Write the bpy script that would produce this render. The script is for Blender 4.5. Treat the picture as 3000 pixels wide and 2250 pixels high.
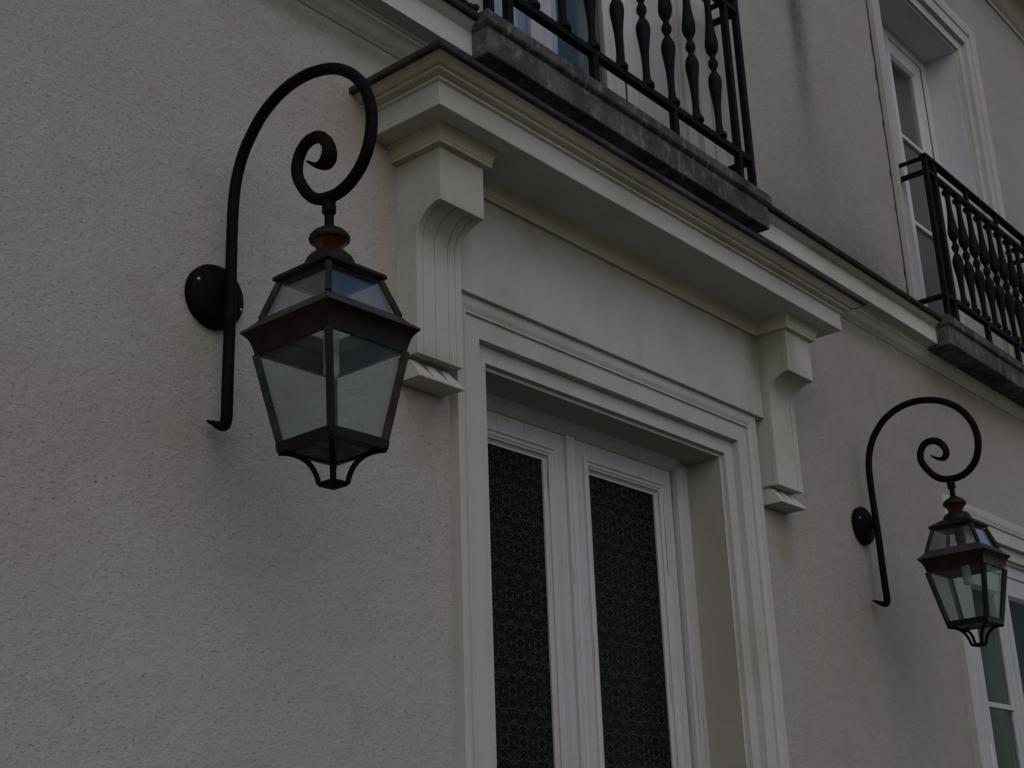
import bpy, bmesh, math, random
from mathutils import Vector, Matrix
R = math.radians
random.seed(7)
for o in list(bpy.data.objects):
    bpy.data.objects.remove(o, do_unlink=True)
scene = bpy.context.scene
COL = scene.collection

# ------------------------------------------------------------------ camera
YAW, PITCH, ROLL = R(50.30925), R(19.83189), R(-2.04114)
cam_data = bpy.data.cameras.new('camera')
cam_data.sensor_width = 36.0
cam_data.lens = 3972.36 / 3000.0 * 36.0
cam_data.clip_start = 0.05
cam_data.clip_end = 2000.0
cam = bpy.data.objects.new('camera', cam_data)
COL.objects.link(cam)
f = Vector((math.sin(YAW) * math.cos(PITCH), math.cos(YAW) * math.cos(PITCH), math.sin(PITCH)))
r0 = Vector((math.cos(YAW), -math.sin(YAW), 0))
u0 = r0.cross(f)
rr = r0 * math.cos(ROLL) + u0 * math.sin(ROLL)
uu = -r0 * math.sin(ROLL) + u0 * math.cos(ROLL)
rot = Matrix((rr, uu, -f)).transposed()
cam.matrix_world = Matrix.Translation((0, -2.4, 1.6)) @ rot.to_4x4()
scene.camera = cam

# ------------------------------------------------------------------ sky, sun, exposure
SUN_EL, SUN_ROT = R(42), R(214)         # veiled sun high in front of the house: soft light from above
world = bpy.data.worlds.new('World')
scene.world = world
world.use_nodes = True
wn = world.node_tree.nodes
wn.clear()
sky = wn.new('ShaderNodeTexSky')
sky.sky_type = 'NISHITA'
sky.sun_disc = False
sky.sun_elevation = SUN_EL
sky.sun_rotation = SUN_ROT
sky.air_density = 1.0
sky.dust_density = 1.5
sky.ozone_density = 1.0
bg = wn.new('ShaderNodeBackground')
bg.inputs['Strength'].default_value = 0.10
wo = wn.new('ShaderNodeOutputWorld')
world.node_tree.links.new(sky.outputs[0], bg.inputs[0])
world.node_tree.links.new(bg.outputs[0], wo.inputs[0])
sd = bpy.data.lights.new('sun', 'SUN')
sd.energy = 0.42
sd.angle = R(115)
sd.color = (1.0, 0.98, 0.96)
sun = bpy.data.objects.new('sun', sd)
COL.objects.link(sun)
sdir = Vector((math.sin(SUN_ROT) * math.cos(SUN_EL), math.cos(SUN_ROT) * math.cos(SUN_EL), math.sin(SUN_EL)))
sun.rotation_euler = (-sdir).to_track_quat('-Z', 'Y').to_euler()
sun.location = sdir * 60
vs = scene.view_settings
vs.view_transform = 'Standard'
vs.look = 'None'
vs.gamma = 1.0
vs.exposure = -0.27
vs.use_curve_mapping = False
vs.use_white_balance = True
vs.white_balance_temperature = 6600
vs.white_balance_tint = 8


# ------------------------------------------------------------------ materials
def new_mat(name):
    m = bpy.data.materials.new(name)
    m.use_nodes = True
    nt = m.node_tree
    nt.nodes.clear()
    out = nt.nodes.new('ShaderNodeOutputMaterial')
    return m, nt, out


class NT:
    """tiny node helper"""
    def __init__(s, nt):
        s.nt = nt
        s.tc = nt.nodes.new('ShaderNodeTexCoord')
        s.co = s.tc.outputs['Object']

    def n(s, t, **kw):
        x = s.nt.nodes.new(t)
        for k, v in kw.items():
            setattr(x, k, v)
        return x

    def link(s, a, b):
        s.nt.links.new(a, b)

    def math(s, op, a, b=None, clamp=False):
        x = s.n('ShaderNodeMath', operation=op)
        x.use_clamp = clamp
        for i, v in enumerate((a, b)):
            if v is None:
                continue
            if isinstance(v, (int, float)):
                x.inputs[i].default_value = v
            else:
                s.link(v, x.inputs[i])
        return x.outputs[0]

    def mapping(s, scale=(1, 1, 1), loc=(0, 0, 0), rot=(0, 0, 0)):
        x = s.n('ShaderNodeMapping')
        x.inputs['Scale'].default_value = scale
        x.inputs['Location'].default_value = loc
        x.inputs['Rotation'].default_value = rot
        s.link(s.co, x.inputs[0])
        return x.outputs[0]

    def noise(s, scale, detail=4, rough=0.55, vec=None, dist=0.0):
        x = s.n('ShaderNodeTexNoise')
        x.inputs['Scale'].default_value = scale
        x.inputs['Detail'].default_value = detail
        x.inputs['Roughness'].default_value = rough
        x.inputs['Distortion'].default_value = dist
        s.link(vec if vec is not None else s.co, x.inputs['Vector'])
        return x.outputs['Fac']

    def voro(s, scale, vec=None, feature='F1', rnd=1.0):
        x = s.n('ShaderNodeTexVoronoi', feature=feature)
        x.inputs['Scale'].default_value = scale
        x.inputs['Randomness'].default_value = rnd
        s.link(vec if vec is not None else s.co, x.inputs['Vector'])
        return x.outputs['Distance']

    def ramp(s, fac, stops):
        x = s.n('ShaderNodeValToRGB')
        e = x.color_ramp.elements
        while len(e) < len(stops):
            e.new(0.5)
        for el, (p, c) in zip(e, stops):
            el.position = p
            el.color = (*c, 1) if len(c) == 3 else c
        s.link(fac, x.inputs[0])
        return x.outputs[0]

    def smooth(s, fac, lo, hi, a=0.0, b=1.0):
        x = s.n('ShaderNodeMapRange', interpolation_type='SMOOTHSTEP')
        for i, v in enumerate((lo, hi, a, b)):
            x.inputs[i + 1].default_value = v
        s.link(fac, x.inputs[0])
        return x.outputs[0]

    def mix(s, fac, a, b, blend='MIX'):
        x = s.n('ShaderNodeMix', data_type='RGBA', blend_type=blend)
        if isinstance(fac, (int, float)):
            x.inputs['Factor'].default_value = fac
        else:
            s.link(fac, x.inputs['Factor'])
        for k, v in (('A', a), ('B', b)):
            sock = [i for i in x.inputs if i.name == k and i.type == 'RGBA'][0]
            if isinstance(v, tuple):
                sock.default_value = (*v[:3], 1)
            else:
                s.link(v, sock)
        return [o for o in x.outputs if o.type == 'RGBA'][0]

    def bump(s, height, strength, dist, normal=None):
        x = s.n('ShaderNodeBump')
        x.inputs['Strength'].default_value = strength
        x.inputs['Distance'].default_value = dist
        s.link(height, x.inputs['Height'])
        if normal is not None:
            s.link(normal, x.inputs['Normal'])
        return x.outputs[0]

    def blob(s, x0, z0, sx, sz):
        """soft spot in facade coordinates (object x, z)"""
        sep = s.n('ShaderNodeSeparateXYZ')
        s.link(s.co, sep.inputs[0])
        a = s.math('MULTIPLY', s.math('SUBTRACT', sep.outputs[0], x0), 1 / sx)
        b = s.math('MULTIPLY', s.math('SUBTRACT', sep.outputs[2], z0), 1 / sz)
        q = s.math('ADD', s.math('MULTIPLY', a, a), s.math('MULTIPLY', b, b))
        return s.math('POWER', 2.718, s.math('MULTIPLY', q, -1.0))

    def principled(s, out, color, rough=0.7, normal=None, metallic=0.0, spec=0.3):
        b = s.n('ShaderNodeBsdfPrincipled')
        if isinstance(color, tuple):
            b.inputs['Base Color'].default_value = (*color, 1)
        else:
            s.link(color, b.inputs['Base Color'])
        if isinstance(rough, (int, float)):
            b.inputs['Roughness'].default_value = rough
        else:
            s.link(rough, b.inputs['Roughness'])
        b.inputs['Metallic'].default_value = metallic
        b.inputs['Specular IOR Level'].default_value = spec
        if normal is not None:
            s.link(normal, b.inputs['Normal'])
        s.link(b.outputs[0], out.inputs[0])
        return b


def m_stucco():
    m, nt, out = new_mat('stucco')
    k = NT(nt)
    big = k.noise(1.3, 5, 0.6)
    base = k.ramp(big, [(0.3, (0.392, 0.350, 0.326)), (0.5, (0.430, 0.394, 0.374)), (0.72, (0.460, 0.427, 0.410))])
    mid = k.noise(9, 4, 0.6)
    base = k.mix(k.smooth(mid, 0.52, 0.75, 0, 0.30), base, (0.40, 0.375, 0.30))
    patchy = k.noise(3.2, 5, 0.7, k.mapping((1, 1, 1.6), (2, 9, 4)), 0.8)
    base = k.mix(k.smooth(patchy, 0.50, 0.66, 0, 0.34), base, (0.345, 0.31, 0.285))
    base = k.mix(k.smooth(patchy, 0.42, 0.30, 0, 0.30), base, (0.50, 0.47, 0.45))
    fine = k.noise(170, 3, 0.6)
    base = k.mix(k.smooth(fine, 0.35, 0.7, 0.0, 0.35), base, (0.33, 0.29, 0.265))
    pits = k.smooth(k.voro(46), 0.06, 0.20, 1, 0)
    gate = k.smooth(k.noise(30, 2), 0.50, 0.60, 0, 1)
    pit = k.math('MULTIPLY', pits, gate)
    base = k.mix(k.math('MULTIPLY', pit, 0.42), base, (0.16, 0.145, 0.135))
    dash = k.noise(120, 3, 0.6, k.mapping((0.62, 1, 1.2), (5, 0, 2)))
    dsh = k.smooth(dash, 0.56, 0.70, 0, 1)
    base = k.mix(k.math('MULTIPLY', k.math('MULTIPLY', dsh, k.smooth(k.noise(2.2, 4, 0.6), 0.35, 0.65, 0.35, 1.0)), 0.44), base, (0.19, 0.165, 0.15))
    lite = k.smooth(k.noise(150, 2, 0.5, k.mapping((0.7, 1, 1.1), (1, 4, 7))), 0.60, 0.74, 0, 0.3)
    base = k.mix(lite, base, (0.56, 0.52, 0.48))
    wob = k.noise(14, 5, 0.65)
    for x0, z0, sx, sz, colr, st in (
            (5.6, 3.0, 1.5, 2.6, (0.28, 0.245, 0.22), 0.7),        # broad browner tone, darker towards the far end
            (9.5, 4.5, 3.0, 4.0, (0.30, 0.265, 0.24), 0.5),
            (5.08, 5.55, 0.085, 0.72, (0.085, 0.08, 0.075), 0.95),     # run of dirt from the eaves
            (4.80, 4.10, 0.30, 0.20, (0.12, 0.12, 0.115), 0.75),     # damp above the ledge
            (5.42, 4.12, 0.42, 0.21, (0.095, 0.095, 0.10), 0.90),
            (5.15, 4.40, 0.5, 0.4, (0.24, 0.235, 0.20), 0.55),
            (6.5, 3.80, 0.6, 0.13, (0.26, 0.16, 0.10), 0.60),       # rust under the far slab
            (2.37, 3.28, 0.045, 0.34, (0.43, 0.32, 0.23), 0.5),    # ochre run beside the console
            (2.27, 3.58, 0.08, 0.08, (0.32, 0.28, 0.16), 0.5),
            (2.52, 2.74, 0.10, 0.12, (0.25, 0.19, 0.14), 0.55),
            (4.44, 2.75, 0.07, 0.13, (0.26, 0.20, 0.13), 0.6),
            (4.62, 2.75, 0.05, 0.5, (0.36, 0.32, 0.24), 0.5),
            (1.79, 2.78, 0.07, 0.05, (0.33, 0.31, 0.19), 0.45),      # green drip below the rose
            (1.75, 2.60, 0.12, 0.16, (0.35, 0.31, 0.28), 0.2),
            (3.0, 3.81, 3.0, 0.035, (0.17, 0.15, 0.085), 0.65)):  # olive stain below the string course, its shade mixed into the colour
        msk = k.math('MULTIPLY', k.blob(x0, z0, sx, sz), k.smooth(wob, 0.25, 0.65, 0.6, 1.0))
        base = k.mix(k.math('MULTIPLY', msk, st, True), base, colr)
    h = k.math('ADD', k.math('MULTIPLY', k.noise(110, 5, 0.65, k.mapping((0.75, 1, 1.15))), 1.0), k.math('MULTIPLY', k.math('ADD', pit, dsh), -0.45))
    h2 = k.noise(28, 3, 0.6)
    nrm = k.bump(h, 0.6, 0.005)
    nrm = k.bump(h2, 0.35, 0.012, nrm)
    k.principled(out, base, 0.93, nrm, spec=0.12)
    return m


def m_trim(name, white, stain, amount, streak=True, lowspec=0.2, spots=()):
    """painted render: chalky, with algae and water runs"""
    m, nt, out = new_mat(name)
    k = NT(nt)
    n1 = k.noise(2.4, 5, 0.62)
    run = k.noise(2.6, 5, 0.62, k.mapping((4.0, 4.0, 0.9)), 0.6)
    base = k.mix(k.smooth(k.noise(0.9, 3), 0.35, 0.7), white, tuple(c * q for c, q in zip(white, (0.93, 0.95, 0.95))))
    base = k.mix(k.math('MULTIPLY', k.smooth(n1, 0.44, 0.72), amount), base, stain)
    if streak:
        base = k.mix(k.smooth(run, 0.52, 0.85, 0, 0.30 * amount + 0.10), base, tuple(c * 0.55 for c in stain))
    for x0, z0, sx, sz, colr, st in spots:
        msk = k.math('MULTIPLY', k.blob(x0, z0, sx, sz), k.smooth(k.noise(7, 5, 0.65), 0.28, 0.68, 0.25, 1.0))
        base = k.mix(k.math('MULTIPLY', msk, st, True), base, colr)
    fine = k.noise(55, 4, 0.6)
    base = k.mix(k.smooth(fine, 0.52, 0.82, 0, 0.25), base, tuple(c * 0.62 for c in white))
    nrm = k.bump(k.noise(26, 5, 0.6), 0.20, 0.008)
    nrm = k.bump(fine, 0.25, 0.003, nrm)
    k.principled(out, base, 0.8, nrm, spec=lowspec)
    return m


def m_wood(name, col, crack=0.5):
    m, nt, out = new_mat(name)
    k = NT(nt)
    g = k.noise(7.0, 6, 0.7, k.mapping((11, 11, 0.35)), 0.4)
    cr = k.math('MULTIPLY', k.smooth(g, 0.60, 0.66), crack)
    base = k.mix(k.smooth(k.noise(3.0, 4, 0.6), 0.4, 0.7, 0, 0.5), col, tuple(c * 0.88 for c in col))
    base = k.mix(k.smooth(k.noise(5.0, 4, 0.6, k.mapping((9, 9, 0.5), (3, 1, 2))), 0.45, 0.75, 0, 0.35), base, tuple(c * 0.72 for c in col))
    base = k.mix(cr, base, (0.10, 0.09, 0.10))
    base = k.mix(k.smooth(k.noise(60, 3), 0.66, 0.75, 0, 0.5), base, (0.22, 0.2, 0.2))
    nrm = k.bump(g, 0.35, 0.004)
    k.principled(out, base, 0.62, nrm, spec=0.3)
    return m


def m_stone():
    m, nt, out = new_mat('lichen_stone')
    k = NT(nt)
    a = k.noise(5, 6, 0.68)
    b = k.noise(26, 5, 0.7, k.mapping((1, 1, 0.45)))
    base = k.ramp(a, [(0.3, (0.035, 0.033, 0.031)), (0.5, (0.075, 0.071, 0.066)), (0.68, (0.14, 0.135, 0.125))])
    base = k.mix(k.smooth(b, 0.50, 0.72, 0, 0.7), base, (0.25, 0.265, 0.24))
    base = k.mix(k.smooth(k.noise(11, 5, 0.7), 0.55, 0.7, 0, 0.7), base, (0.035, 0.035, 0.033))
    base = k.mix(k.smooth(k.noise(80, 3, 0.7), 0.60, 0.72, 0, 0.5), base, (0.26, 0.25, 0.22))
    nrm = k.bump(b, 0.6, 0.008)
    nrm = k.bump(k.noise(90, 4, 0.7), 0.6, 0.004, nrm)
    k.principled(out, base, 0.95, nrm, spec=0.1)
    return m


def m_metal(name, col, col2, rough, metallic, scale=14, bump=0.3, spec=0.4):
    m, nt, out = new_mat(name)
    k = NT(nt)
    a = k.noise(scale, 5, 0.65)
    base = k.mix(k.smooth(a, 0.45, 0.68), col, col2)
    rg = k.smooth(k.noise(scale * 3, 4), 0.3, 0.7, rough - 0.1, min(1, rough + 0.15))
    nrm = k.bump(k.noise(scale * 8, 4, 0.6), bump, 0.0015)
    k.principled(out, base, rg, nrm, metallic, spec)
    return m


def m_glass(name, tint, refl=1.0, dirt=0.06, wob=0.0, dirtcol=(0.35, 0.36, 0.33)):
    m, nt, out = new_mat(name)
    k = NT(nt)
    tr = k.n('ShaderNodeBsdfTransparent')
    tr.inputs[0].default_value = (*tint, 1)
    gl = k.n('ShaderNodeBsdfGlossy')
    gl.inputs['Roughness'].default_value = 0.03
    lw = k.n('ShaderNodeLayerWeight')
    lw.inputs['Blend'].default_value = 0.5
    if wob:
        nb = k.bump(k.noise(5, 2), wob, 0.01)
        k.link(nb, gl.inputs['Normal'])
        k.link(nb, lw.inputs['Normal'])
    mx = k.n('ShaderNodeMixShader')
    sch = k.math('ADD', k.math('MULTIPLY', k.math('POWER', lw.outputs['Facing'], 5.0), 0.95), 0.043)
    k.link(k.math('MULTIPLY', sch, refl, True), mx.inputs[0])
    k.link(tr.outputs[0], mx.inputs[1])
    k.link(gl.outputs[0], mx.inputs[2])
    df = k.n('ShaderNodeBsdfDiffuse')
    df.inputs[0].default_value = (*dirtcol, 1)
    m2 = k.n('ShaderNodeMixShader')
    k.link(k.smooth(k.noise(9, 5, 0.7), 0.35, 0.85, dirt * 0.5, dirt * 2.2), m2.inputs[0])
    k.link(mx.outputs[0], m2.inputs[1])
    k.link(df.outputs[0], m2.inputs[2])
    k.link(m2.outputs[0], out.inputs[0])
    return m


def m_cloth(name, col):
    m, nt, out = new_mat(name)
    k = NT(nt)
    g = k.noise(5, 4, 0.6, k.mapping((14, 14, 0.6)))
    base = k.mix(k.smooth(g, 0.4, 0.7, 0, 0.4), col, tuple(c * 0.7 for c in col))
    k.principled(out, base, 0.9, k.bump(k.noise(300, 2), 0.1, 0.001), spec=0.05)
    return m


def m_door_glass():
    """obscure pressed glass: a repeating leaf ornament in relief, dark room behind"""
    m, nt, out = new_mat('pressed_glass')
    k = NT(nt)
    sep = k.n('ShaderNodeSeparateXYZ')
    k.link(k.co, sep.inputs[0])
    px = k.math('PINGPONG', k.math('ADD', sep.outputs[0], k.math('MULTIPLY', k.math('FLOOR', k.math('MULTIPLY', sep.outputs[2], 1 / .145)), .0425)), .0425)
    pz = k.math('PINGPONG', sep.outputs[2], .0725)
    cb = k.n('ShaderNodeCombineXYZ')
    k.link(px, cb.inputs[0])
    k.link(pz, cb.inputs[2])
    nz = k.n('ShaderNodeTexNoise')
    nz.inputs['Scale'].default_value = 26
    nz.inputs['Detail'].default_value = 1
    k.link(cb.outputs[0], nz.inputs['Vector'])
    sc = k.n('ShaderNodeVectorMath', operation='SCALE')
    sc.inputs['Scale'].default_value = 0.045
    k.link(nz.outputs['Color'], sc.inputs[0])
    warp = k.n('ShaderNodeVectorMath', operation='ADD')
    k.link(cb.outputs[0], warp.inputs[0])
    k.link(sc.outputs[0], warp.inputs[1])
    leafy = k.noise(96, 2, 0.55, warp.outputs[0], 1.2)
    lf_ = k.smooth(leafy, 0.46, 0.58)
    v3 = k.n('ShaderNodeTexVoronoi', feature='SMOOTH_F1')
    v3.inputs['Scale'].default_value = 72
    v3.inputs['Smoothness'].default_value = 0.3
    k.link(warp.outputs[0], v3.inputs['Vector'])
    bead = k.smooth(v3.outputs['Distance'], 0.06, 0.24, 1.0, 0.0)
    sel = k.smooth(k.noise(24, 1, 0.5, cb.outputs[0]), 0.40, 0.50)
    patch = k.smooth(k.noise(3.0, 3), 0.32, 0.68, 0.35, 1.0)
    glints = k.math('MULTIPLY', k.math('MULTIPLY', bead, sel), patch)
    h = k.math('ADD', k.math('MULTIPLY', lf_, 0.7), k.math('MULTIPLY', bead, 0.5))
    base = k.mix(lf_, (0.0015, 0.0015, 0.0018), (0.026, 0.026, 0.0255))
    base = k.mix(glints, base, (0.22, 0.215, 0.205))  # glints painted into the base colour of the beads
    nrm = k.bump(h, 0.7, 0.006)
    k.principled(out, base, 0.12, nrm, spec=0.055)
    return m


MAT = dict(
    stucco=m_stucco(),
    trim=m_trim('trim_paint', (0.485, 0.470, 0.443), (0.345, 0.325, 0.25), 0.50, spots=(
        (2.95, 3.50, 0.42, 0.11, (0.20, 0.175, 0.095), 0.75), (3.55, 3.50, 0.45, 0.06, (0.21, 0.19, 0.11), 0.6),  # olive stain, with shade under the hood painted in along the frieze top
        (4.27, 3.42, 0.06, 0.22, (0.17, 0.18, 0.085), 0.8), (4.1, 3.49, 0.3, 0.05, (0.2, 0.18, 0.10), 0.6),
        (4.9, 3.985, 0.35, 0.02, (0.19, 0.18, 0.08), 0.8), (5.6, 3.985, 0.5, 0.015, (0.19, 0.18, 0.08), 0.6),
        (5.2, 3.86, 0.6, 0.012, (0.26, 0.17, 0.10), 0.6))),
    fascia=m_trim('fascia_paint', (0.54, 0.52, 0.49), (0.36, 0.335, 0.24), 0.50),
    ledge_paint=m_trim('string_paint', (0.56, 0.545, 0.51), (0.37, 0.35, 0.25), 0.5, spots=(
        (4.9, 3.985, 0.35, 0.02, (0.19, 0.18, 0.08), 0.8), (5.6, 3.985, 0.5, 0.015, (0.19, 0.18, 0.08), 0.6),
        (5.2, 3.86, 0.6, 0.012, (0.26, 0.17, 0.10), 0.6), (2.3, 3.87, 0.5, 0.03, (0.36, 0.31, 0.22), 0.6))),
    hood=m_trim('hood_paint', (0.56, 0.52, 0.435), (0.34, 0.30, 0.185), 0.60),
    console=m_trim('console_paint', (0.51, 0.495, 0.455), (0.34, 0.315, 0.22), 0.50, spots=(
        (2.50, 3.27, 0.10, 0.07, (0.20, 0.18, 0.10), 0.7), (4.40, 3.27, 0.10, 0.07, (0.18, 0.17, 0.12), 0.7),
        (4.32, 3.40, 0.05, 0.14, (0.24, 0.22, 0.11), 0.7), (2.43, 3.50, 0.1, 0.05, (0.27, 0.24, 0.13), 0.6),
        (2.50, 2.90, 0.1, 0.03, (0.26, 0.23, 0.14), 0.5))),
    wood=m_wood('white_wood', (0.48, 0.465, 0.485), 0.8),
    wood2=m_wood('window_wood', (0.60, 0.585, 0.61), 0.25),
    zinc=m_metal('weathered_zinc', (0.022, 0.023, 0.027), (0.065, 0.066, 0.068), 0.6, 0.0, 7, 0.5, 0.25),
    ledge=m_metal('mossy_lead', (0.022, 0.021, 0.020), (0.045, 0.042, 0.036), 0.9, 0.0, 16, 0.9, 0.1),
    stone=m_stone(),
    iron=m_metal('black_iron', (0.0045, 0.0042, 0.005), (0.008, 0.0075, 0.008), 0.6, 0.0, 20, 0.35, 0.06),
    rail=m_metal('green_black_iron', (0.0055, 0.0065, 0.0072), (0.011, 0.012, 0.012), 0.6, 0.0, 18, 0.5, 0.08),
    copper=m_metal('browned_copper', (0.0095, 0.0080, 0.0076), (0.019, 0.0112, 0.0085), 0.5, 0.2, 16, 0.4, 0.2),
    copper_red=m_metal('red_copper', (0.013, 0.0082, 0.0068), (0.030, 0.0125, 0.0080), 0.42, 0.3, 11, 0.4, 0.2),
    copper_bright=m_metal('polished_copper', (0.16, 0.045, 0.016), (0.05, 0.03, 0.02), 0.2, 0.85, 20, 0.25, 0.5),
    lead_grey=m_metal('grey_lead', (0.045, 0.044, 0.044), (0.025, 0.025, 0.027), 0.6, 0.1, 16, 0.4, 0.2),
    steel=m_metal('screw_steel', (0.35, 0.35, 0.35), (0.2, 0.19, 0.18), 0.4, 0.6, 60),
    lamp_glass=m_glass('lantern_glass', (0.875, 0.905, 0.89), 0.45, 0.06, 0.0, (0.27, 0.30, 0.28)),
    roof_glass=m_glass('lantern_roof_glass', (0.86, 0.89, 0.90), 2.2, 0.02),
    win_glass=m_glass('window_glass', (0.92, 0.94, 0.94), 1.3, 0.015, 0.02),
    old_glass=m_glass('old_window_glass', (0.86, 0.90, 0.88), 0.18, 0.02, 0.03, (0.25, 0.27, 0.25)),
    door_glass=m_door_glass(),
    sky_sheer=m_cloth('sky_reflection_cloth', (0.58, 0.66, 0.80)),
    drape=m_cloth('grey_green_cloth', (0.20, 0.215, 0.21)),
    drape2=m_cloth('sage_cloth', (0.155, 0.165, 0.15)),
    reveal=m_trim('reveal_paint', (0.365, 0.335, 0.295), (0.33, 0.29, 0.22), 0.4),
    plaster=m_trim('room_plaster', (0.35, 0.33, 0.30), (0.3, 0.28, 0.25), 0.2, False),
    bulb=m_trim('bulb_white', (0.70, 0.70, 0.66), (0.6, 0.6, 0.55), 0.1, False, 0.5),
    socket=m_metal('brown_socket', (0.05, 0.032, 0.016), (0.07, 0.045, 0.02), 0.5, 0.0),
    joint=m_metal('crumbled_joint', (0.05, 0.046, 0.044), (0.12, 0.11, 0.10), 0.95, 0.0, 30, 0.5, 0.05),
    gap=m_metal('dark_joint', (0.012, 0.011, 0.011), (0.016, 0.014, 0.013), 0.95, 0.0, 20, 0.2, 0.05),
    tile=m_metal('roof_slate', (0.06, 0.06, 0.065), (0.09, 0.088, 0.09), 0.7, 0.0, 8),
)


def m_gravel():
    m, nt, out = new_mat('gravel')
    k = NT(nt)
    v = k.n('ShaderNodeTexVoronoi')
    v.inputs['Scale'].default_value = 60
    k.link(k.co, v.inputs['Vector'])
    base = k.ramp(k.noise(3, 5), [(0.3, (0.115, 0.092, 0.060)), (0.7, (0.18, 0.148, 0.10))])
    base = k.mix(k.smooth(v.outputs['Distance'], 0.2, 0.7, 0, 0.5), base, (0.10, 0.09, 0.08))
    k.principled(out, base, 0.95, k.bump(v.outputs['Distance'], 0.8, 0.02), spec=0.1)
    return m


MAT['gravel'] = m_gravel()


# ------------------------------------------------------------------ mesh helpers
class MB:
    def __init__(s):
        s.v, s.f = [], []

    def add(s, vs_, fs_):
        o = len(s.v)
        s.v += [tuple(p) for p in vs_]
        s.f += [tuple(i + o for i in q) for q in fs_]
        return s

    def box(s, x0, x1, y0, y1, z0, z1):
        v = [(x, y, z) for z in (z0, z1) for y in (y0, y1) for x in (x0, x1)]
        return s.add(v, [(0, 2, 3, 1), (4, 5, 7, 6), (0, 1, 5, 4), (2, 6, 7, 3), (0, 4, 6, 2), (1, 3, 7, 5)])

    def loft(s, rings, closed=True, caps=True):
        """skin equal-length rings; closed = each ring is a loop"""
        n = len(rings[0])
        v = [p for r_ in rings for p in r_]
        fs_ = []
        for a in range(len(rings) - 1):
            for i in range(n if closed else n - 1):
                j = (i + 1) % n
                fs_.append((a * n + i, a * n + j, (a + 1) * n + j, (a + 1) * n + i))
        if caps and closed:
            fs_.append(tuple(range(n))[::-1])
            fs_.append(tuple((len(rings) - 1) * n + i for i in range(n)))
        return s.add(v, fs_)

    def loop(s, rings):
        """skin rings and join the last ring to the first"""
        n = len(rings[0])
        v = [p for r_ in rings for p in r_]
        fs_ = []
        for a in range(len(rings)):
            b = (a + 1) % len(rings)
            for i in range(n):
                j = (i + 1) % n
                fs_.append((a * n + i, a * n + j, b * n + j, b * n + i))
        return s.add(v, fs_)

    def tube(s, pts, rad, n=14, caps=True):
        pts = [Vector(p) for p in pts]
        rad = rad if isinstance(rad, (list, tuple)) else [rad] * len(pts)
        rings = []
        t = (pts[1] - pts[0]).normalized()
        up = Vector((1, 0, 0)) if abs(t.x) < 0.9 else Vector((0, 0, 1))
        nrm = (up - t * up.dot(t)).normalized()
        for i, p in enumerate(pts):
            a, b = pts[max(0, i - 1)], pts[min(len(pts) - 1, i + 1)]
            t = (b - a).normalized()
            nrm = (nrm - t * nrm.dot(t)).normalized()
            bn = t.cross(nrm)
            q = rad[i]
            q = q if isinstance(q, tuple) else (q, q)
            rings.append([p + nrm * (q[0] * math.cos(k * 2 * math.pi / n)) + bn * (q[1] * math.sin(k * 2 * math.pi / n)) for k in range(n)])
        return s.loft(rings, True, caps)

    def lathe(s, prof, n=20, c=(0, 0, 0), axis='z'):
        rings = []
        for q, z in prof:
            ring = []
            for k in range(n):
                a = k * 2 * math.pi / n
                p = (q * math.cos(a), q * math.sin(a), z)
                if axis == 'y':
                    p = (p[0], p[2], p[1])
                ring.append((c[0] + p[0], c[1] + p[1], c[2] + p[2]))
            rings.append(ring)
        return s.loft(rings, True, True)

    def bar(s, a, b, w, h=None, up=(0, 0, 1)):
        a, b = Vector(a), Vector(b)
        h = h or w
        t = (b - a).normalized()
        up = Vector(up)
        if abs(t.dot(up)) > 0.98:
            up = Vector((1, 0, 0))
        sx = t.cross(up).normalized()
        sy = sx.cross(t)
        rings = [[p + sx * (i * w / 2) + sy * (j * h / 2) for i, j in ((-1, -1), (1, -1), (1, 1), (-1, 1))] for p in (a, b)]
        return s.loft(rings)

    def build(s, name, mat, parent=None, smooth=32, bevel=0.0, seg=2, loc=None):
        me = bpy.data.meshes.new(name)
        me.from_pydata(s.v, [], s.f)
        bm = bmesh.new()
        bm.from_mesh(me)
        bmesh.ops.remove_doubles(bm, verts=bm.verts, dist=1e-6)
        bmesh.ops.recalc_face_normals(bm, faces=bm.faces)
        bm.to_mesh(me)
        bm.free()
        me.materials.append(MAT[mat] if isinstance(mat, str) else mat)
        if smooth:
            me.shade_smooth()
            me.set_sharp_from_angle(angle=R(smooth))
        o = bpy.data.objects.new(name, me)
        COL.objects.link(o)
        if parent is not None:
            o.parent = parent
        if loc is not None:
            o.location = loc
        if bevel:
            b = o.modifiers.new('bevel', 'BEVEL')
            b.width = bevel
            b.segments = seg
            b.limit_method = 'ANGLE'
            b.angle_limit = R(38)
            b.harden_normals = False
        return o


def tag(o, label=None, cat=None, group=None, kind=None):
    for k_, v_ in (('label', label), ('category', cat), ('group', group), ('kind', kind)):
        if v_:
            o[k_] = v_
    return o


def empty(name, loc=(0, 0, 0)):
    o = bpy.data.objects.new(name, None)
    o.location = loc
    o.empty_display_size = 0.2
    COL.objects.link(o)
    return o


def copy_tree(o, parent=None):
    c = o.copy()
    COL.objects.link(c)
    c.parent = parent
    for ch in list(o.children):
        copy_tree(ch, c)
    return c


def catmull(pts, sub=6):
    out = []
    P = [Vector(p) for p in pts]
    P = [P[0] * 2 - P[1]] + P + [P[-1] * 2 - P[-2]]
    for i in range(1, len(P) - 2):
        for k_ in range(sub):
            t = k_ / sub
            a, b, c, d = P[i - 1:i + 3]
            out.append(0.5 * ((2 * b) + (c - a) * t + (2 * a - 5 * b + 4 * c - d) * t * t + (3 * b - a - 3 * c + d) * t ** 3))
    out.append(P[-2])
    return out


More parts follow.
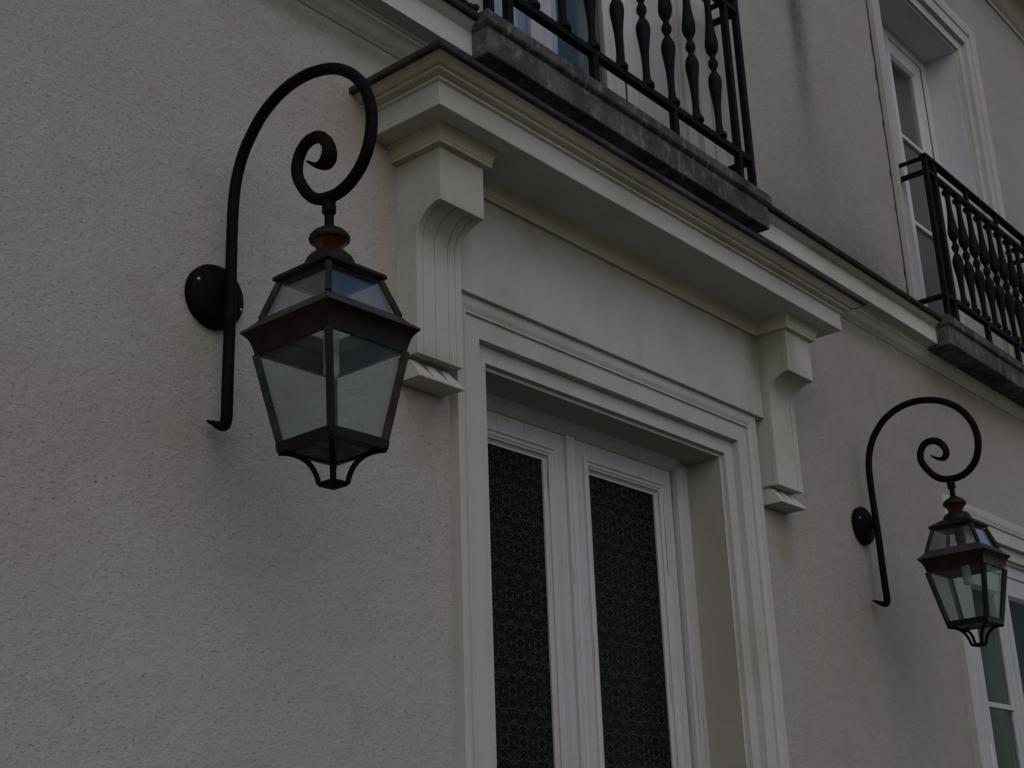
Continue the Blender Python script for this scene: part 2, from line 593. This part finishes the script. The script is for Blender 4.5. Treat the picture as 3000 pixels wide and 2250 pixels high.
def arc(c, q, a0, a1, n):
    return [(c[0] + q * math.cos(R(a0 + (a1 - a0) * i / n)), c[1] + q * math.sin(R(a0 + (a1 - a0) * i / n))) for i in range(n + 1)]


# ------------------------------------------------------------------ ground
g = MB()
g.add([(-400, -400, 0), (400, -400, 0), (400, 400, 0), (-400, 400, 0)], [(0, 1, 2, 3)])
tag(g.build('ground', 'gravel', smooth=0), kind='structure')

# ------------------------------------------------------------------ house shell
house = empty('house', (3.45, 0, 0))
tag(house, 'beige stucco house with white mouldings, a double front door and iron balconies above', 'house')
HL = Vector((-3.45, 0, 0))              # parts are modelled in facade coordinates


def part(mb, name, mat, parent=house, **kw):
    o = mb.build(name, mat, parent, **kw)
    if parent is house:
        o.location = HL
    return o


X0, X1, ZT, DEP = -3.6, 13.5, 7.35, 9.0
DOOR = (2.80, 4.08, 0.12, 2.985)
WIN1 = (2.86, 4.03, 4.045, 6.245)
WIN2 = (6.167, 7.29, 4.045, 6.245)
WIN3 = (6.13, 7.33, 0.12, 2.985)
holes = [(a - .09, b + .09, c, d + .09) for a, b, c, d in (DOOR, WIN1, WIN2, WIN3)]
xs = sorted({X0, X1, *[h[0] for h in holes], *[h[1] for h in holes]})
zs = sorted({0.0, ZT, *[h[2] for h in holes], *[h[3] for h in holes]})
w = MB()
for i in range(len(xs) - 1):
    for j in range(len(zs) - 1):
        cx, cz = (xs[i] + xs[i + 1]) / 2, (zs[j] + zs[j + 1]) / 2
        if any(h[0] < cx < h[1] and h[2] < cz < h[3] for h in holes):
            continue
        for y in (0.0, 0.34):
            w.add([(xs[i], y, zs[j]), (xs[i + 1], y, zs[j]), (xs[i + 1], y, zs[j + 1]), (xs[i], y, zs[j + 1])], [(0, 1, 2, 3)])
for a, b, c, d in holes:
    for p, q in (((a, c), (a, d)), ((a, d), (b, d)), ((b, d), (b, c)), ((b, c), (a, c))):
        w.add([(p[0], 0, p[1]), (q[0], 0, q[1]), (q[0], .34, q[1]), (p[0], .34, p[1])], [(0, 1, 2, 3)])
for p, q in (((X0, 0), (X0, ZT)), ((X0, ZT), (X1, ZT)), ((X1, ZT), (X1, 0))):
    w.add([(p[0], 0, p[1]), (q[0], 0, q[1]), (q[0], .34, q[1]), (p[0], .34, p[1])], [(0, 1, 2, 3)])
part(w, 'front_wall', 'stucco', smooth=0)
part(MB().box(X0, X0 + .34, .341, DEP, 0, ZT), 'side_wall', 'stucco', smooth=0)
part(MB().box(X1 - .34, X1, .341, DEP, 0, ZT), 'side_wall', 'stucco', smooth=0)
part(MB().box(X0, X1, DEP + .001, DEP + .34, 0, ZT), 'back_wall', 'stucco', smooth=0)
part(MB().box(X0 + .341, X1 - .341, .341, DEP, 3.55, 3.90), 'floor', 'plaster', smooth=0)
part(MB().box(X0 + .341, X1 - .341, 4.5, 4.6, 0.0, 3.549), 'room_wall', 'plaster', smooth=0)
part(MB().box(X0 + .341, X1 - .341, 4.5, 4.6, 3.901, ZT), 'room_wall', 'plaster', smooth=0)
rf = MB()
e = .42
rf.loft([[(X0 - e, -e, ZT + .03), (X1 + e, -e, ZT + .03), (X1 + e, DEP + .34 + e, ZT + .03), (X0 - e, DEP + .34 + e, ZT + .03)],
         [(X0 - e, -e, ZT + .09), (X1 + e, -e, ZT + .09), (X1 + e, DEP + .34 + e, ZT + .09), (X0 - e, DEP + .34 + e, ZT + .09)],
         [(X0 + 4, 4.5, ZT + 3.2), (X1 - 4, 4.5, ZT + 3.2), (X1 - 4, 4.9, ZT + 3.2), (X0 + 4, 4.9, ZT + 3.2)]])
part(rf, 'roof', 'tile', smooth=0)


# straight mouldings: profile (out, z) run along the facade
def run(prof, xa, xb):
    """prof lists (outwards, z) points; the section is closed against the wall"""
    return MB().loft([[(x, -d, z) for d, z in prof] for x in (xa, xb)])


def cyma(d0, z0, d1, z1, n=8):
    """S-shaped moulding from (d0, z0) to (d1, z1): concave above, convex below"""
    return [(d0 + (d1 - d0) * (t / n), z0 + (z1 - z0) * (0.5 - 0.5 * math.cos(math.pi * t / n)) * 0.6 + (z1 - z0) * (t / n) * 0.4) for t in range(n + 1)]


# eaves cornice high up
ec = [(-.05, 6.955), (.012, 6.955), (.012, 6.985)] + cyma(.02, 6.99, .10, 7.07) + [(.11, 7.075), (.24, 7.085), (.24, 7.19)] + cyma(.25, 7.20, .36, 7.30) + [(.37, 7.33), (-.05, 7.33)]
part(run(ec, X0 - .02, X1 + .02), 'eaves_cornice', 'hood')

# string course between the storeys
sc_ = [(-.03, 3.846)] + [(.004, 3.846), (.012, 3.852)] + cyma(.014, 3.854, .047, 3.884) + [(.052, 3.887), (.052, 3.894), (.060, 3.896), (.060, 3.902), (.108, 3.906), (.108, 3.984)] + cyma(.112, 3.987, .138, 4.004, 5) + [(.138, 4.006), (-.03, 4.006)]
string = part(run(sc_, X0 - .02, X1 + .02), 'string_course', 'ledge_paint')
cp = [(-.03, 4.0065), (.150, 4.0065), (.154, 4.012), (.154, 4.028), (.150, 4.032), (-.03, 4.0385)]
cap = run(cp, X0 - .03, X1 + .03).build('ledge_flashing', 'ledge', string)


# ------------------------------------------------------------------ hood over the door
HXL, HXR, HY = 2.311, 4.588, .265


def ring(d, z, xl=HXL, xr=HXR, y0=HY, back=-.02):
    return [(xl - d, -back, z), (xl - d, -(y0 + d), z), (xr + d, -(y0 + d), z), (xr + d, -back, z)]


hp = [(0, 3.535), (0, 3.603), (.004, 3.605), (.010, 3.607), (.010, 3.615), (.016, 3.617), (.022, 3.6175), (.030, 3.621), (.030, 3.6265)] + [(.032 + .034 * t / 8, 3.6275 + .0135 * (t / 8 - .16 * math.sin(2 * math.pi * t / 8))) for t in range(9)] + [(.066, 3.643)]
hood = part(MB().loft([ring(d, z) for d, z in hp[:5]]), 'door_hood', 'fascia', bevel=.0025)
MB().loft([ring(d, z) for d, z in [(.012, 3.6152)] + hp[5:]]).build('crown_moulding', 'hood', hood, bevel=.002)
MB().loft([ring(.079, 3.6435), ring(.081, 3.646), ring(.081, 3.660), ring(.079, 3.662), ring(.02, 3.674)]).build('zinc_flashing', 'zinc', hood)
# moulding under the soffit, above the frieze
bed = MB().loft([[(x, -d, z) for d, z in ([(.0, 3.487), (.058, 3.487), (.058, 3.497)] + [(.060 + .03 * (1 - math.cos(R(90 * t / 5))), 3.498 + .034 * math.sin(R(90 * t / 5))) for t in range(6)] + [(.098, 3.5345), (.0, 3.5345)])] for x in (2.60, 4.292)])
bed.build('bed_moulding', 'hood', hood)

# frieze board between consoles
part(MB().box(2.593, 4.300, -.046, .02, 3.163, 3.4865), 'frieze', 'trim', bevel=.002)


# ------------------------------------------------------------------ consoles
def console(xa, xb, wob):
    W = xb - xa
    body = [(.02, 3.487), (-.163, 3.487), (-.163, 3.329)] + [(y, z) for y, z in arc((-.163, 3.239), .088, 90, 0, 9)] + [(-.075, 2.906), (.02, 2.906)]
    mb = MB().loft([[(x, y, z) for y, z in body] for x in (xa + .002, xb - .002)])
    face = [(-.163, 3.487), (-.163, 3.327)] + [(y, z) for y, z in arc((-.163, 3.239), .088, 90, 0, 9)][1:] + [(-.075, 2.904)]
    # front block face
    mb.box(xa, xb, -.169, -.150, 3.325, 3.4872)
    # fluted front: raised fillets following the curve
    fl = [(-.161, 3.3248)] + [(y - .0022, z - .0018) for y, z in arc((-.163, 3.239), .088, 84, 0, 9)] + [(-.0772, 2.904)]
    bk = [(-.150, 3.3235)] + [(y + .014, z - .004) for y, z in arc((-.163, 3.239), .088, 84, 0, 9)] + [(-.060, 2.904)]
    for t0, t1 in (((0, .12), (.145, .39), (.41, .685), (.705, .84), (.865, 1.0)) if wob == 0 else ((0, .80), (.82, 1.0))):
        ring_ = lambda x: [(x, y, z) for y, z in fl] + [(x, y, z) for y, z in bk[::-1]]
        mb.loft([ring_(xa + W * t0), ring_(xa + W * t1)])
    c = part(mb, 'console', 'console', bevel=.002)
    # capital
    pr = [(.003, 3.4875), (.019, 3.489), (.019, 3.499)] + [(.021 + .016 * (1 - math.cos(R(90 * t / 5))), 3.500 + .030 * math.sin(R(90 * t / 5))) for t in range(6)] + [(.041, 3.5342)]
    MB().loft([ring(d, z, xa, xb, .169) for d, z in pr]).build('capital', 'hood', c, bevel=.0015)
    # drops
    MB().box(xa + .012, xb - .012, -.030, .01, 2.842, 2.9055).build('drop_backing', 'console', c)
    for i in range(3):
        a, b = xa + W * (i / 3 + .004), xa + W * ((i + 1) / 3 - .004)
        ta, tb = a + .004, a + .030
        rings = [[(a, .0, 2.838), (a, -.083, 2.838), (b, -.083, 2.838), (b, .0, 2.838)],
                 [(a, .0, 2.844), (a, -.083, 2.844), (b, -.083, 2.844), (b, .0, 2.844)],
                 [(ta, .0, 2.893), (ta, -.046, 2.893), (tb, -.046, 2.893), (tb, .0, 2.893)]]
        MB().loft(rings).build('drop', 'console', c, bevel=.0012)
    return c


console(2.413, 2.592, 0)
console(4.302, 4.487, 1)


# ------------------------------------------------------------------ architraves
def casing(op, prof, zbot):
    xl, xr, z0, z1 = op
    rings = [[(xl - w_, y, zbot), (xl - w_, y, z1 + w_), (xr + w_, y, z1 + w_), (xr + w_, y, zbot)] for w_, y in prof]
    return MB().loft(rings, closed=False)


def prof_arch(rev, s=1.0, out=-.031):
    pr = [(0, .0335), (.0, .030), (.012, .030), (.012, .012), (.066, .012), (.066, -.014), (.130, -.014), (.130, -.022), (.136, -.022)]
    pr += [(.136 + .028 * t / 5, -.022 - .009 * math.sin(R(90 * t / 5))) for t in range(1, 6)]
    pr += [(.166, out), (.180, out), (.180, .03)]
    return [(w_ * s, y) for w_, y in pr]


def reveal_open(op, y0, y1, zbot):
    xl, xr, z0, z1 = op
    mb = MB()
    mb.box(xl - .018, xl, y0, y1, zbot, z1).box(xr, xr + .018, y0, y1, zbot, z1).box(xl - .018, xr + .018, y0, y1, z1, z1 + .018)
    return mb


arch = part(casing(DOOR, prof_arch(.175), .0), 'door_architrave', 'trim', smooth=25)
reveal_open(DOOR, .0325, .30, .0).build('reveal', 'reveal', arch, smooth=0)


# ------------------------------------------------------------------ joinery helpers
def frame_loft(x0, x1, z0, z1, prof):
    """rectangular moulded frame: prof lists (inset, y)"""
    rings = [[(x0 + d, y, z0 + d), (x1 - d, y, z0 + d), (x1 - d, y, z1 - d), (x0 + d, y, z1 - d)] for d, y in prof]
    return MB().loop(rings)


# ------------------------------------------------------------------ front door
db = MB()
db.box(4.012, 4.084, .172, .27, .1, 2.99).box(2.796, 2.815, .172, .27, .1, 2.99).loft([[(x, y, z) for y, z in ((.150, 2.9895), (.150, 2.983), (.1945, 2.951), (.27, 2.951), (.27, 2.9895))] for x in (2.815, 4.012)])
door = part(db, 'door', 'wood', bevel=.002)
tag(door, 'white painted double door with two tall panes of dark pressed glass')
MB().box(4.004, 4.0115, .20, .262, .12, 2.951).build('hinge_joint', 'gap', door)
for xa, xb, pa, pb in ((2.816, 3.399, 2.915, 3.296), (3.401, 4.003, 3.512, 3.922)):
    zb, zt, pz0, pz1 = .13, 2.949, 1.05, 2.862
    lf = MB()
    lf.box(xa, pa, .195, .245, zb, zt).box(pb, xb, .195, .245, zb, zt).box(pa, pb, .195, .245, pz1, zt).box(pa, pb, .1955, .2445, zb, pz0)
    leaf = lf.build('door_leaf', 'wood', door, bevel=.0015)
    frame_loft(pa - .036, pb + .036, pz0 - .036, pz1 + .036,
               [(0, .2), (0, .187), (.008, .183), (.014, .183), (.018, .189), (.026, .190), (.034, .198), (.036, .201), (.044, .208), (.050, .208), (.050, .222), (.02, .222)]).build('glazing_moulding', 'wood', door, smooth=20)
    MB().box(pa + .004, pb - .004, .214, .220, pz0 + .004, pz1 - .004).build('pane', 'door_glass', door)
    frame_loft(pa, pb, .30, .92, [(0, .196), (0, .186), (.02, .186), (.03, .192), (.03, .20), (.0, .2)]).build('panel_moulding', 'wood', door)
MB().loft([[(x, y, z) for x, y in ((3.380, .196), (3.380, .184), (3.388, .176), (3.396, .181), (3.404, .181), (3.412, .176), (3.420, .184), (3.420, .196))] for z in (.13, 2.948)]).build('meeting_bead', 'wood', door)


# ------------------------------------------------------------------ windows
def window(op, rev, y, label, fr=(.07, .085), ms=.045, bars=(), glass='win_glass', cs=1.0, sidefr=None, wd='wood2'):
    xl, xr, z0, z1 = op
    cx = (xl + xr) / 2
    win = part(casing(op, prof_arch(rev, cs), z0 - .04), 'window', 'trim', smooth=25)
    tag(win, label)
    reveal_open(op, .0325, max(rev, y + .08), z0 - .04).build('reveal', wd, win, smooth=0)
    f0 = sidefr or fr[0]
    fm = MB()
    fm.box(xl - .004, xl + f0, y, y + .07, z0, z1 + .004).box(xr - f0, xr + .004, y, y + .07, z0, z1 + .004).box(xl + f0, xr - f0, y + .001, y + .07, z1 - .06, z1 + .003).box(xl + f0, xr - f0, y, y + .07, z0, z0 + .05)
    fm.build('frame', wd, win, bevel=.002)
    for s in (0, 1):
        a, b = (xl + f0 + .003, cx - .001) if s == 0 else (cx + .001, xr - f0 - .003)
        ga, gb = (a + fr[1], b - ms) if s == 0 else (a + ms, b - fr[1])
        gz0, gz1 = z0 + .16, z1 - .155
        yy = y + .008
        sm = MB()
        sm.box(a, ga, yy, yy + .05, z0 + .053, z1 - .063).box(gb, b, yy, yy + .05, z0 + .053, z1 - .063)
        sm.box(ga, gb, yy, yy + .05, gz1, z1 - .063).box(ga, gb, yy, yy + .05, z0 + .053, gz0)
        sh = sm.build('sash', wd, win, bevel=.002)
        frame_loft(ga - .001, gb + .001, gz0 - .001, gz1 + .001, [(0, yy + .004), (0, yy + .001), (.004, yy + .004), (.010, yy + .016), (.014, yy + .018), (.014, yy + .03), (0, yy + .03)]).build('glazing_bead', wd, win)
        zz = [gz0] + [b_ for b_ in bars if gz0 + .1 < b_ < gz1 - .1] + [gz1]
        for b_ in zz[1:-1]:
            MB().box(ga + .010, gb - .010, yy + .006, yy + .03, b_ - .012, b_ + .012).build('glazing_bar', wd, win, bevel=.002)
        for k_ in range(len(zz) - 1):
            MB().box(ga + .006, gb - .006, yy + .019, yy + .023, zz[k_] + (.004 if k_ == 0 else .006), zz[k_ + 1] - .006).build('pane', glass, win)
    MB().loft([[(x, yq, z) for x, yq in ((cx - .022, y + .010), (cx - .018, y - .004), (cx + .018, y - .004), (cx + .022, y + .010))] for z in (z0 + .055, z1 - .065)]).build('meeting_bead', wd, win)
    MB().box(xr - f0 - .0035, xr - f0 - .0005, y + .004, y + .06, z0 + .053, z1 - .063).build('hinge_joint', 'gap', win)
    return win


w1 = window(WIN1, .30, .228, 'tall casement window behind the balcony above the door', bars=(4.98, 5.54), cs=1.2)
w2 = window(WIN2, .30, .228, 'tall casement window with glazing bars above the far lamp', bars=(4.42, 4.98, 5.54), cs=1.22)
w3 = window(WIN3, .12, .045, 'ground floor casement window behind the far lamp', fr=(.11, .085), ms=.06, bars=(.94, 1.60, 2.265), glass='old_glass', cs=1.1, wd='wood')
for x_, z_ in ((WIN3[0] + .113, 2.03), (WIN3[0] + .113, .6)):
    MB().lathe([(.009, z_ - .05), (.009, z_ + .05)], 10, (x_, .043, 0)).build('hinge', 'wood2', w3)


# crumbling joint between stucco and casing
rnd = random.Random(5)
jl, jr = [], []
for i in range(61):
    z = 4.1 + i * .04
    jl.append((WIN2[0] - .2205 - .004 - abs(rnd.gauss(0, .006)), z))
    jr.append((WIN2[0] - .2165, z))
MB().loft([[(x, y, z) for x, z in jl + jr[::-1]] for y in (-.0006, -.004)]).build('open_joint', 'joint', w2, smooth=0)

# ------------------------------------------------------------------ balcony slabs
def slab(xa, xb, label):
    pr = [(-.02, 3.890), (.170, 3.890), (.173, 3.894), (.173, 3.978), (.170, 3.984), (.183, 3.990), (.187, 3.996), (.187, 4.030), (.182, 4.037), (-.02, 4.043)]
    def rg(d, z):
        k_ = d - .187
        return [(xa - k_, .02, z), (xa - k_, -d, z), (xb + k_, -d, z), (xb + k_, .02, z)]
    mb = MB().loft([rg(d, z) for d, z in pr[1:-1]])
    o = part(mb, 'balcony_slab', 'stone', bevel=.003)
    tag(o, label)


slab(2.615, 4.283, 'lichen stained stone slab of the balcony over the door hood')
slab(5.935, 7.535, 'dark stone slab of the far balcony')


# ------------------------------------------------------------------ balcony railings
BAL = [(.0265, .004), (.0265, .016), (.022, .024), (.0155, .030), (.0130, .06), (.0135, .10), (.0160, .145), (.0210, .190), (.0258, .225), (.0268, .243), (.0240, .264), (.0165, .281), (.0115, .290), (.0110, .300), (.0135, .305), (.0180, .314), (.0195, .325)]
BAL = BAL + [(q, .65 - z) for q, z in BAL[-2::-1]]


def railing(cx, hw, b0, n, label):
    y, z0 = -.152, 4.039
    root = empty('balcony_railing', (cx, y, z0))
    tag(root, label, 'railing', 'cast iron balcony railings on the upper floor')
    LZ, MZ, TZ = .128, .808, .885
    for sx in (-1, 1):
        for dx in (0, .092):
            x = sx * (hw - dx)
            MB().box(x - .013, x + .013, -.013, .013, -.004, TZ).build('post', 'rail', root, bevel=.002)
        for zz, hh in ((LZ, .024), (MZ, .024), (TZ, .016)):
            MB().box(sx * hw - .010, sx * hw + .010, .0135, -y - (.0), zz - hh / 2, zz + hh / 2).build('side_rail', 'rail', root, bevel=.002)
    MB().box(-hw + .0135, hw - .0135, -.0145, .0145, LZ - .013, LZ + .013).build('lower_rail', 'rail', root, bevel=.002)
    MB().box(-hw + .0135, hw - .0135, -.0145, .0145, MZ - .012, MZ + .012).build('upper_rail', 'rail', root, bevel=.002)
    MB().box(-hw - .018, hw + .018, -.019, .019, TZ + .0005, TZ + .017).build('handrail', 'rail', root, bevel=.003)
    pitch = (2 * (cx - b0)) / (n - 1)
    proto = MB()
    proto.lathe(BAL, 16, (0, 0, 0))
    pm = proto.build('baluster', 'rail', root, smooth=40)
    for i in range(n):
        o = pm if i == 0 else pm.copy()
        if i:
            COL.objects.link(o)
            o.parent = root
        o.location = (b0 - cx + pitch * i, 0, LZ + .012)
        if i in (2, n - 3):
            x = b0 - cx + pitch * i
            MB().box(x - .014, x + .014, -.0125, .0125, -.004, LZ - .0132).build('foot', 'rail', root, bevel=.002)
            MB().box(x - .012, x + .012, -.010, .010, MZ + .0125, TZ).build('spacer', 'rail', root, bevel=.002)
    return root


railing(3.433, .772, 2.876, 8, 'dark iron balcony railing with turned balusters above the front door')
railing(6.735, .715, 6.262, 8, 'dark iron balcony railing with turned balusters on the far window')

# moss on the ledge beside the balcony slab
rnd = random.Random(11)
ms_ = MB()
for i in range(90):
    x = 2.60 - abs(rnd.gauss(0, .12))
    y = -rnd.uniform(.08, .152)
    q = rnd.uniform(.006, .016)
    ms_.lathe([(q * .55, -.004), (q, q * .3), (q * .8, q * .8), (q * .3, q * 1.15)], 7, (x, y, 4.034 + rnd.uniform(-.004, .004)))
tag(ms_.build('moss', 'ledge', smooth=60), 'dark moss along the ledge beside the balcony slab', 'moss', kind='stuff')

# curtains behind the upper and lower casements


def curtain(xa, xb, y, z0, z1, folds, amp, mat, label, seed):
    rnd = random.Random(seed)
    n = folds * 10
    ph = [rnd.uniform(.7, 1.3) for _ in range(folds + 2)]
    row = []
    for i in range(n + 1):
        t = i / n
        k_ = ph[int(t * folds)]
        row.append((xa + (xb - xa) * t, y + amp * k_ * math.sin(t * folds * 2 * math.pi), 0))
    back = [(x, yy + .004, 0) for x, yy, _ in row][::-1]
    lp = row + back
    mb = MB().loft([[(x - (xa + xb) / 2, yy - y, z) for x, yy, _ in lp] for z in (0, z1 - z0)])
    o = mb.build('curtain', mat, smooth=60)
    o.location = ((xa + xb) / 2, y, z0)
    tag(o, label, 'curtain')
    return o


curtain(3.06, 3.62, .312, 4.10, 6.2, 7, .010, 'sky_sheer', 'pale blue curtain standing in for sky reflected in the left panes of the window over the door', 1)  # pale blue of the cloth stands in for the sky's reflection
curtain(3.80, 4.02, .335, 4.10, 6.2, 4, .020, 'drape', 'grey green drape at the right edge of the window over the door', 2)
curtain(6.20, 7.26, .26, .2, 2.95, 9, .022, 'drape2', 'sage drape behind the ground floor window at the right', 3)

# ------------------------------------------------------------------ wall lanterns
ZR = 2.892
ARM = [(-.017, 2.583), (-.033, 2.575), (-.052, 2.565), (-.0685, 2.564), (-.0748, 2.584), (-.0738, 2.64), (-.0728, 2.75), (-.0722, 2.85), (-.0695, 2.95), (-.0675, 3.05),
       (-.0690, 3.125), (-.0780, 3.183), (-.0960, 3.233), (-.1210, 3.272), (-.1600, 3.313), (-.2080, 3.341), (-.2580, 3.356), (-.3140, 3.359), (-.3640, 3.351),
       (-.4120, 3.335), (-.4560, 3.308), (-.4930, 3.272), (-.5190, 3.230), (-.5345, 3.183), (-.5375, 3.140), (-.5310, 3.100), (-.5170, 3.066), (-.4950, 3.039),
       (-.4670, 3.020), (-.4340, 3.010), (-.3990, 3.011), (-.3690, 3.018), (-.3420, 3.036), (-.3170, 3.066), (-.2970, 3.104), (-.2960, 3.136), (-.3075, 3.162),
       (-.3260, 3.177), (-.3500, 3.180), (-.3730, 3.173), (-.3930, 3.153), (-.4030, 3.130), (-.4010, 3.110), (-.3860, 3.097), (-.3640, 3.103), (-.3430, 3.118)]


def lantern(x, label):
    root = empty('wall_lantern', (x, 0, ZR))
    tag(root, label, 'lantern', 'wall lanterns either side of the door')
    # wall rose
    pl = MB().lathe([(.077, 0.0), (.079, -.004), (.079, -.018), (.075, -.026), (.066, -.033), (.044, -.040), (.020, -.043), (.018, -.062)], 36, (0, 0, 0), 'y').build('wall_plate', 'iron', root, smooth=40)
    for sx, sz in ((-1, .32), (1, -.32)):
        MB().lathe([(.0045, -.024), (.0045, -.0335), (.002, -.0355)], 10, (sx * .062, 0, sz * .062), 'y').build('screw', 'steel', pl)
    # scrolled arm
    pts = catmull([(0, y, z - ZR) for y, z in ARM], 5)
    n = len(pts)
    rad = []
    for i in range(n):
        t0, t1 = i / 5.0, (n - 1 - i) / 5.0
        q = .0138
        wd = q
        if t0 < 3:
            q = .004 + .0098 * (t0 / 3)
            wd = .0125 + .0013 * (t0 / 3)
        if t1 < 7:
            q = .004 + .0105 * min(1, t1 / 5)
            wd = .0145 + .0075 * max(0, 1 - abs(t1 - 3.0) / 4.0)
        rad.append((wd, q))
    MB().tube(pts, rad, 16).build('bracket_arm', 'iron', root, smooth=50)
    HZ = 3.0 - ZR
    A = (0, -.4035, HZ)          # hanging point; every lantern part turns about it
    th, tx, ty = R(.7), R(1.1), R(-1.0)

    def lp(mb, name, mat, parent=root, **kw):
        o = mb.build(name, mat, parent, **kw)
        if parent is root:
            o.location = A
            o.rotation_euler = (ty, -tx, th)
        return o
    Z = lambda z: z - 3.0
    MB_ = MB
    lp(MB_().lathe([(.0155, Z(2.998)), (.0155, Z(2.972)), (.0105, Z(2.968)), (.0105, Z(2.932))], 16), 'hanger_stem', 'iron')
    cap_ = lp(MB_().lathe([(.011, Z(2.940)), (.017, Z(2.936)), (.022, Z(2.931)), (.034, Z(2.925)), (.043, Z(2.916)), (.0455, Z(2.909)), (.0435, Z(2.902)), (.038, Z(2.898))], 28), 'chimney_cap', 'copper', smooth=40)
    MB_().lathe([(.041, Z(2.902)), (.036, Z(2.895)), (.030, Z(2.886)), (.027, Z(2.876))], 28).build('chimney_neck', 'copper_bright', cap_, smooth=50)
    lp(MB_().lathe([(.026, Z(2.878)), (.030, Z(2.874)), (.041, Z(2.869)), (.050, Z(2.860)), (.055, Z(2.848)), (.056, Z(2.838))], 28), 'dome', 'copper', smooth=50)

    def sq(h, z):
        return [(-h, -h, Z(z)), (h, -h, Z(z)), (h, h, Z(z)), (-h, h, Z(z))]
    lp(MB_().loft([sq(.050, 2.842), sq(.0866, 2.820), sq(.0875, 2.811), sq(.080, 2.808), sq(.05, 2.812)]), 'top_plate', 'copper', bevel=.0015)
    c4 = ((-1, -1), (1, -1), (1, 1), (-1, 1))
    # upper (roof) glazing
    ub, ut = (.1035, 2.722), (.0765, 2.806)
    for i, (a, b) in enumerate(c4):
        lp(MB_().bar((a * ub[0], b * ub[0], Z(ub[1])), (a * ut[0], b * ut[0], Z(ut[1])), .013, .013, (a, b, 0)), 'roof_bar', 'copper', bevel=.0015)
        c, d = c4[(i + 1) % 4]
        k_ = .90
        P = [Vector((a * ub[0] * .955, b * ub[0] * .955, Z(ub[1]))), Vector((c * ub[0] * .955, d * ub[0] * .955, Z(ub[1]))), Vector((c * ut[0] * .955, d * ut[0] * .955, Z(ut[1]))), Vector((a * ut[0] * .955, b * ut[0] * .955, Z(ut[1])))]
        nn = (P[1] - P[0]).cross(P[3] - P[0]).normalized() * .003
        lp(MB_().loft([P, [p - nn for p in P]]), 'roof_pane', 'roof_glass', smooth=0)
    # rim: sloping lead top, copper cove below
    lp(MB_().loop([sq(.098, 2.7235), sq(.106, 2.7225), sq(.120, 2.706), sq(.134, 2.696), sq(.135, 2.690), sq(.098, 2.690)]), 'rim_top', 'lead_grey', bevel=.001)
    cove = [(.1335, 2.6895), (.130, 2.686), (.124, 2.679), (.1195, 2.670), (.1165, 2.660), (.114, 2.650), (.1125, 2.641)]
    lp(MB_().loop([sq(h, z) for h, z in cove] + [sq(.104, 2.641), sq(.106, 2.6893)]), 'rim_cove', 'copper_red', smooth=40)
    # body glazing
    bt, bb = (.1105, 2.6405), (.0755, 2.444)
    for i, (a, b) in enumerate(c4):
        lp(MB_().bar((a * bt[0], b * bt[0], Z(bt[1])), (a * bb[0], b * bb[0], Z(bb[1])), .0165, .0165, (a, b, 0)), 'corner_bar', 'copper', bevel=.0015)
        c, d = c4[(i + 1) % 4]
        P = [Vector((a * bb[0] * .95, b * bb[0] * .95, Z(bb[1]))), Vector((c * bb[0] * .95, d * bb[0] * .95, Z(bb[1]))), Vector((c * bt[0] * .95, d * bt[0] * .95, Z(bt[1]))), Vector((a * bt[0] * .95, b * bt[0] * .95, Z(bt[1])))]
        nn = (P[1] - P[0]).cross(P[3] - P[0]).normalized() * .003
        lp(MB_().loft([P, [p - nn for p in P]]), 'side_pane', 'lamp_glass', smooth=0)
    lp(MB_().loop([sq(.0795, 2.450), sq(.083, 2.444), sq(.081, 2.427), sq(.066, 2.426), sq(.066, 2.438), sq(.070, 2.450)]), 'bottom_frame', 'copper', bevel=.001)
    lp(MB_().loft([sq(.0655, 2.4285), sq(.0655, 2.4325)]), 'bottom_plate', 'copper', smooth=0)
    # scrolled feet and tip
    for a, b in c4:
        crv = catmull([(a * h, b * h, Z(z)) for h, z in ((.078, 2.4265), (.060, 2.4235), (.043, 2.413), (.031, 2.396), (.0240, 2.376), (.0205, 2.358))], 4)
        lp(MB_().tube(crv, (.0058), 10), 'scroll_foot', 'iron', smooth=50)
    lp(MB_().loft([sq(.0225, 2.362), sq(.0235, 2.357), sq(.0215, 2.352), sq(.005, 2.348)]), 'foot_plate', 'iron', bevel=.002)
    # lamp holder and bulb
    lp(MB_().lathe([(.020, Z(2.818)), (.020, Z(2.765)), (.017, Z(2.755)), (.017, Z(2.728))], 16), 'socket', 'socket', smooth=40)
    bl = [(.013, Z(2.727)), (.018, Z(2.715))] + [(.0165, Z(2.705))] + [(.0165, Z(2.60))] + [(.0165 * math.cos(R(t)), Z(2.60 - .016 * math.sin(R(t)))) for t in (20, 45, 70, 85)]
    lp(MB_().lathe(bl, 16), 'bulb', 'bulb', smooth=50)
    return root


lantern(1.799, 'large near copper lantern on a scrolled black arm left of the door')
lantern(5.100, 'far copper lantern on a scrolled black arm right of the door')
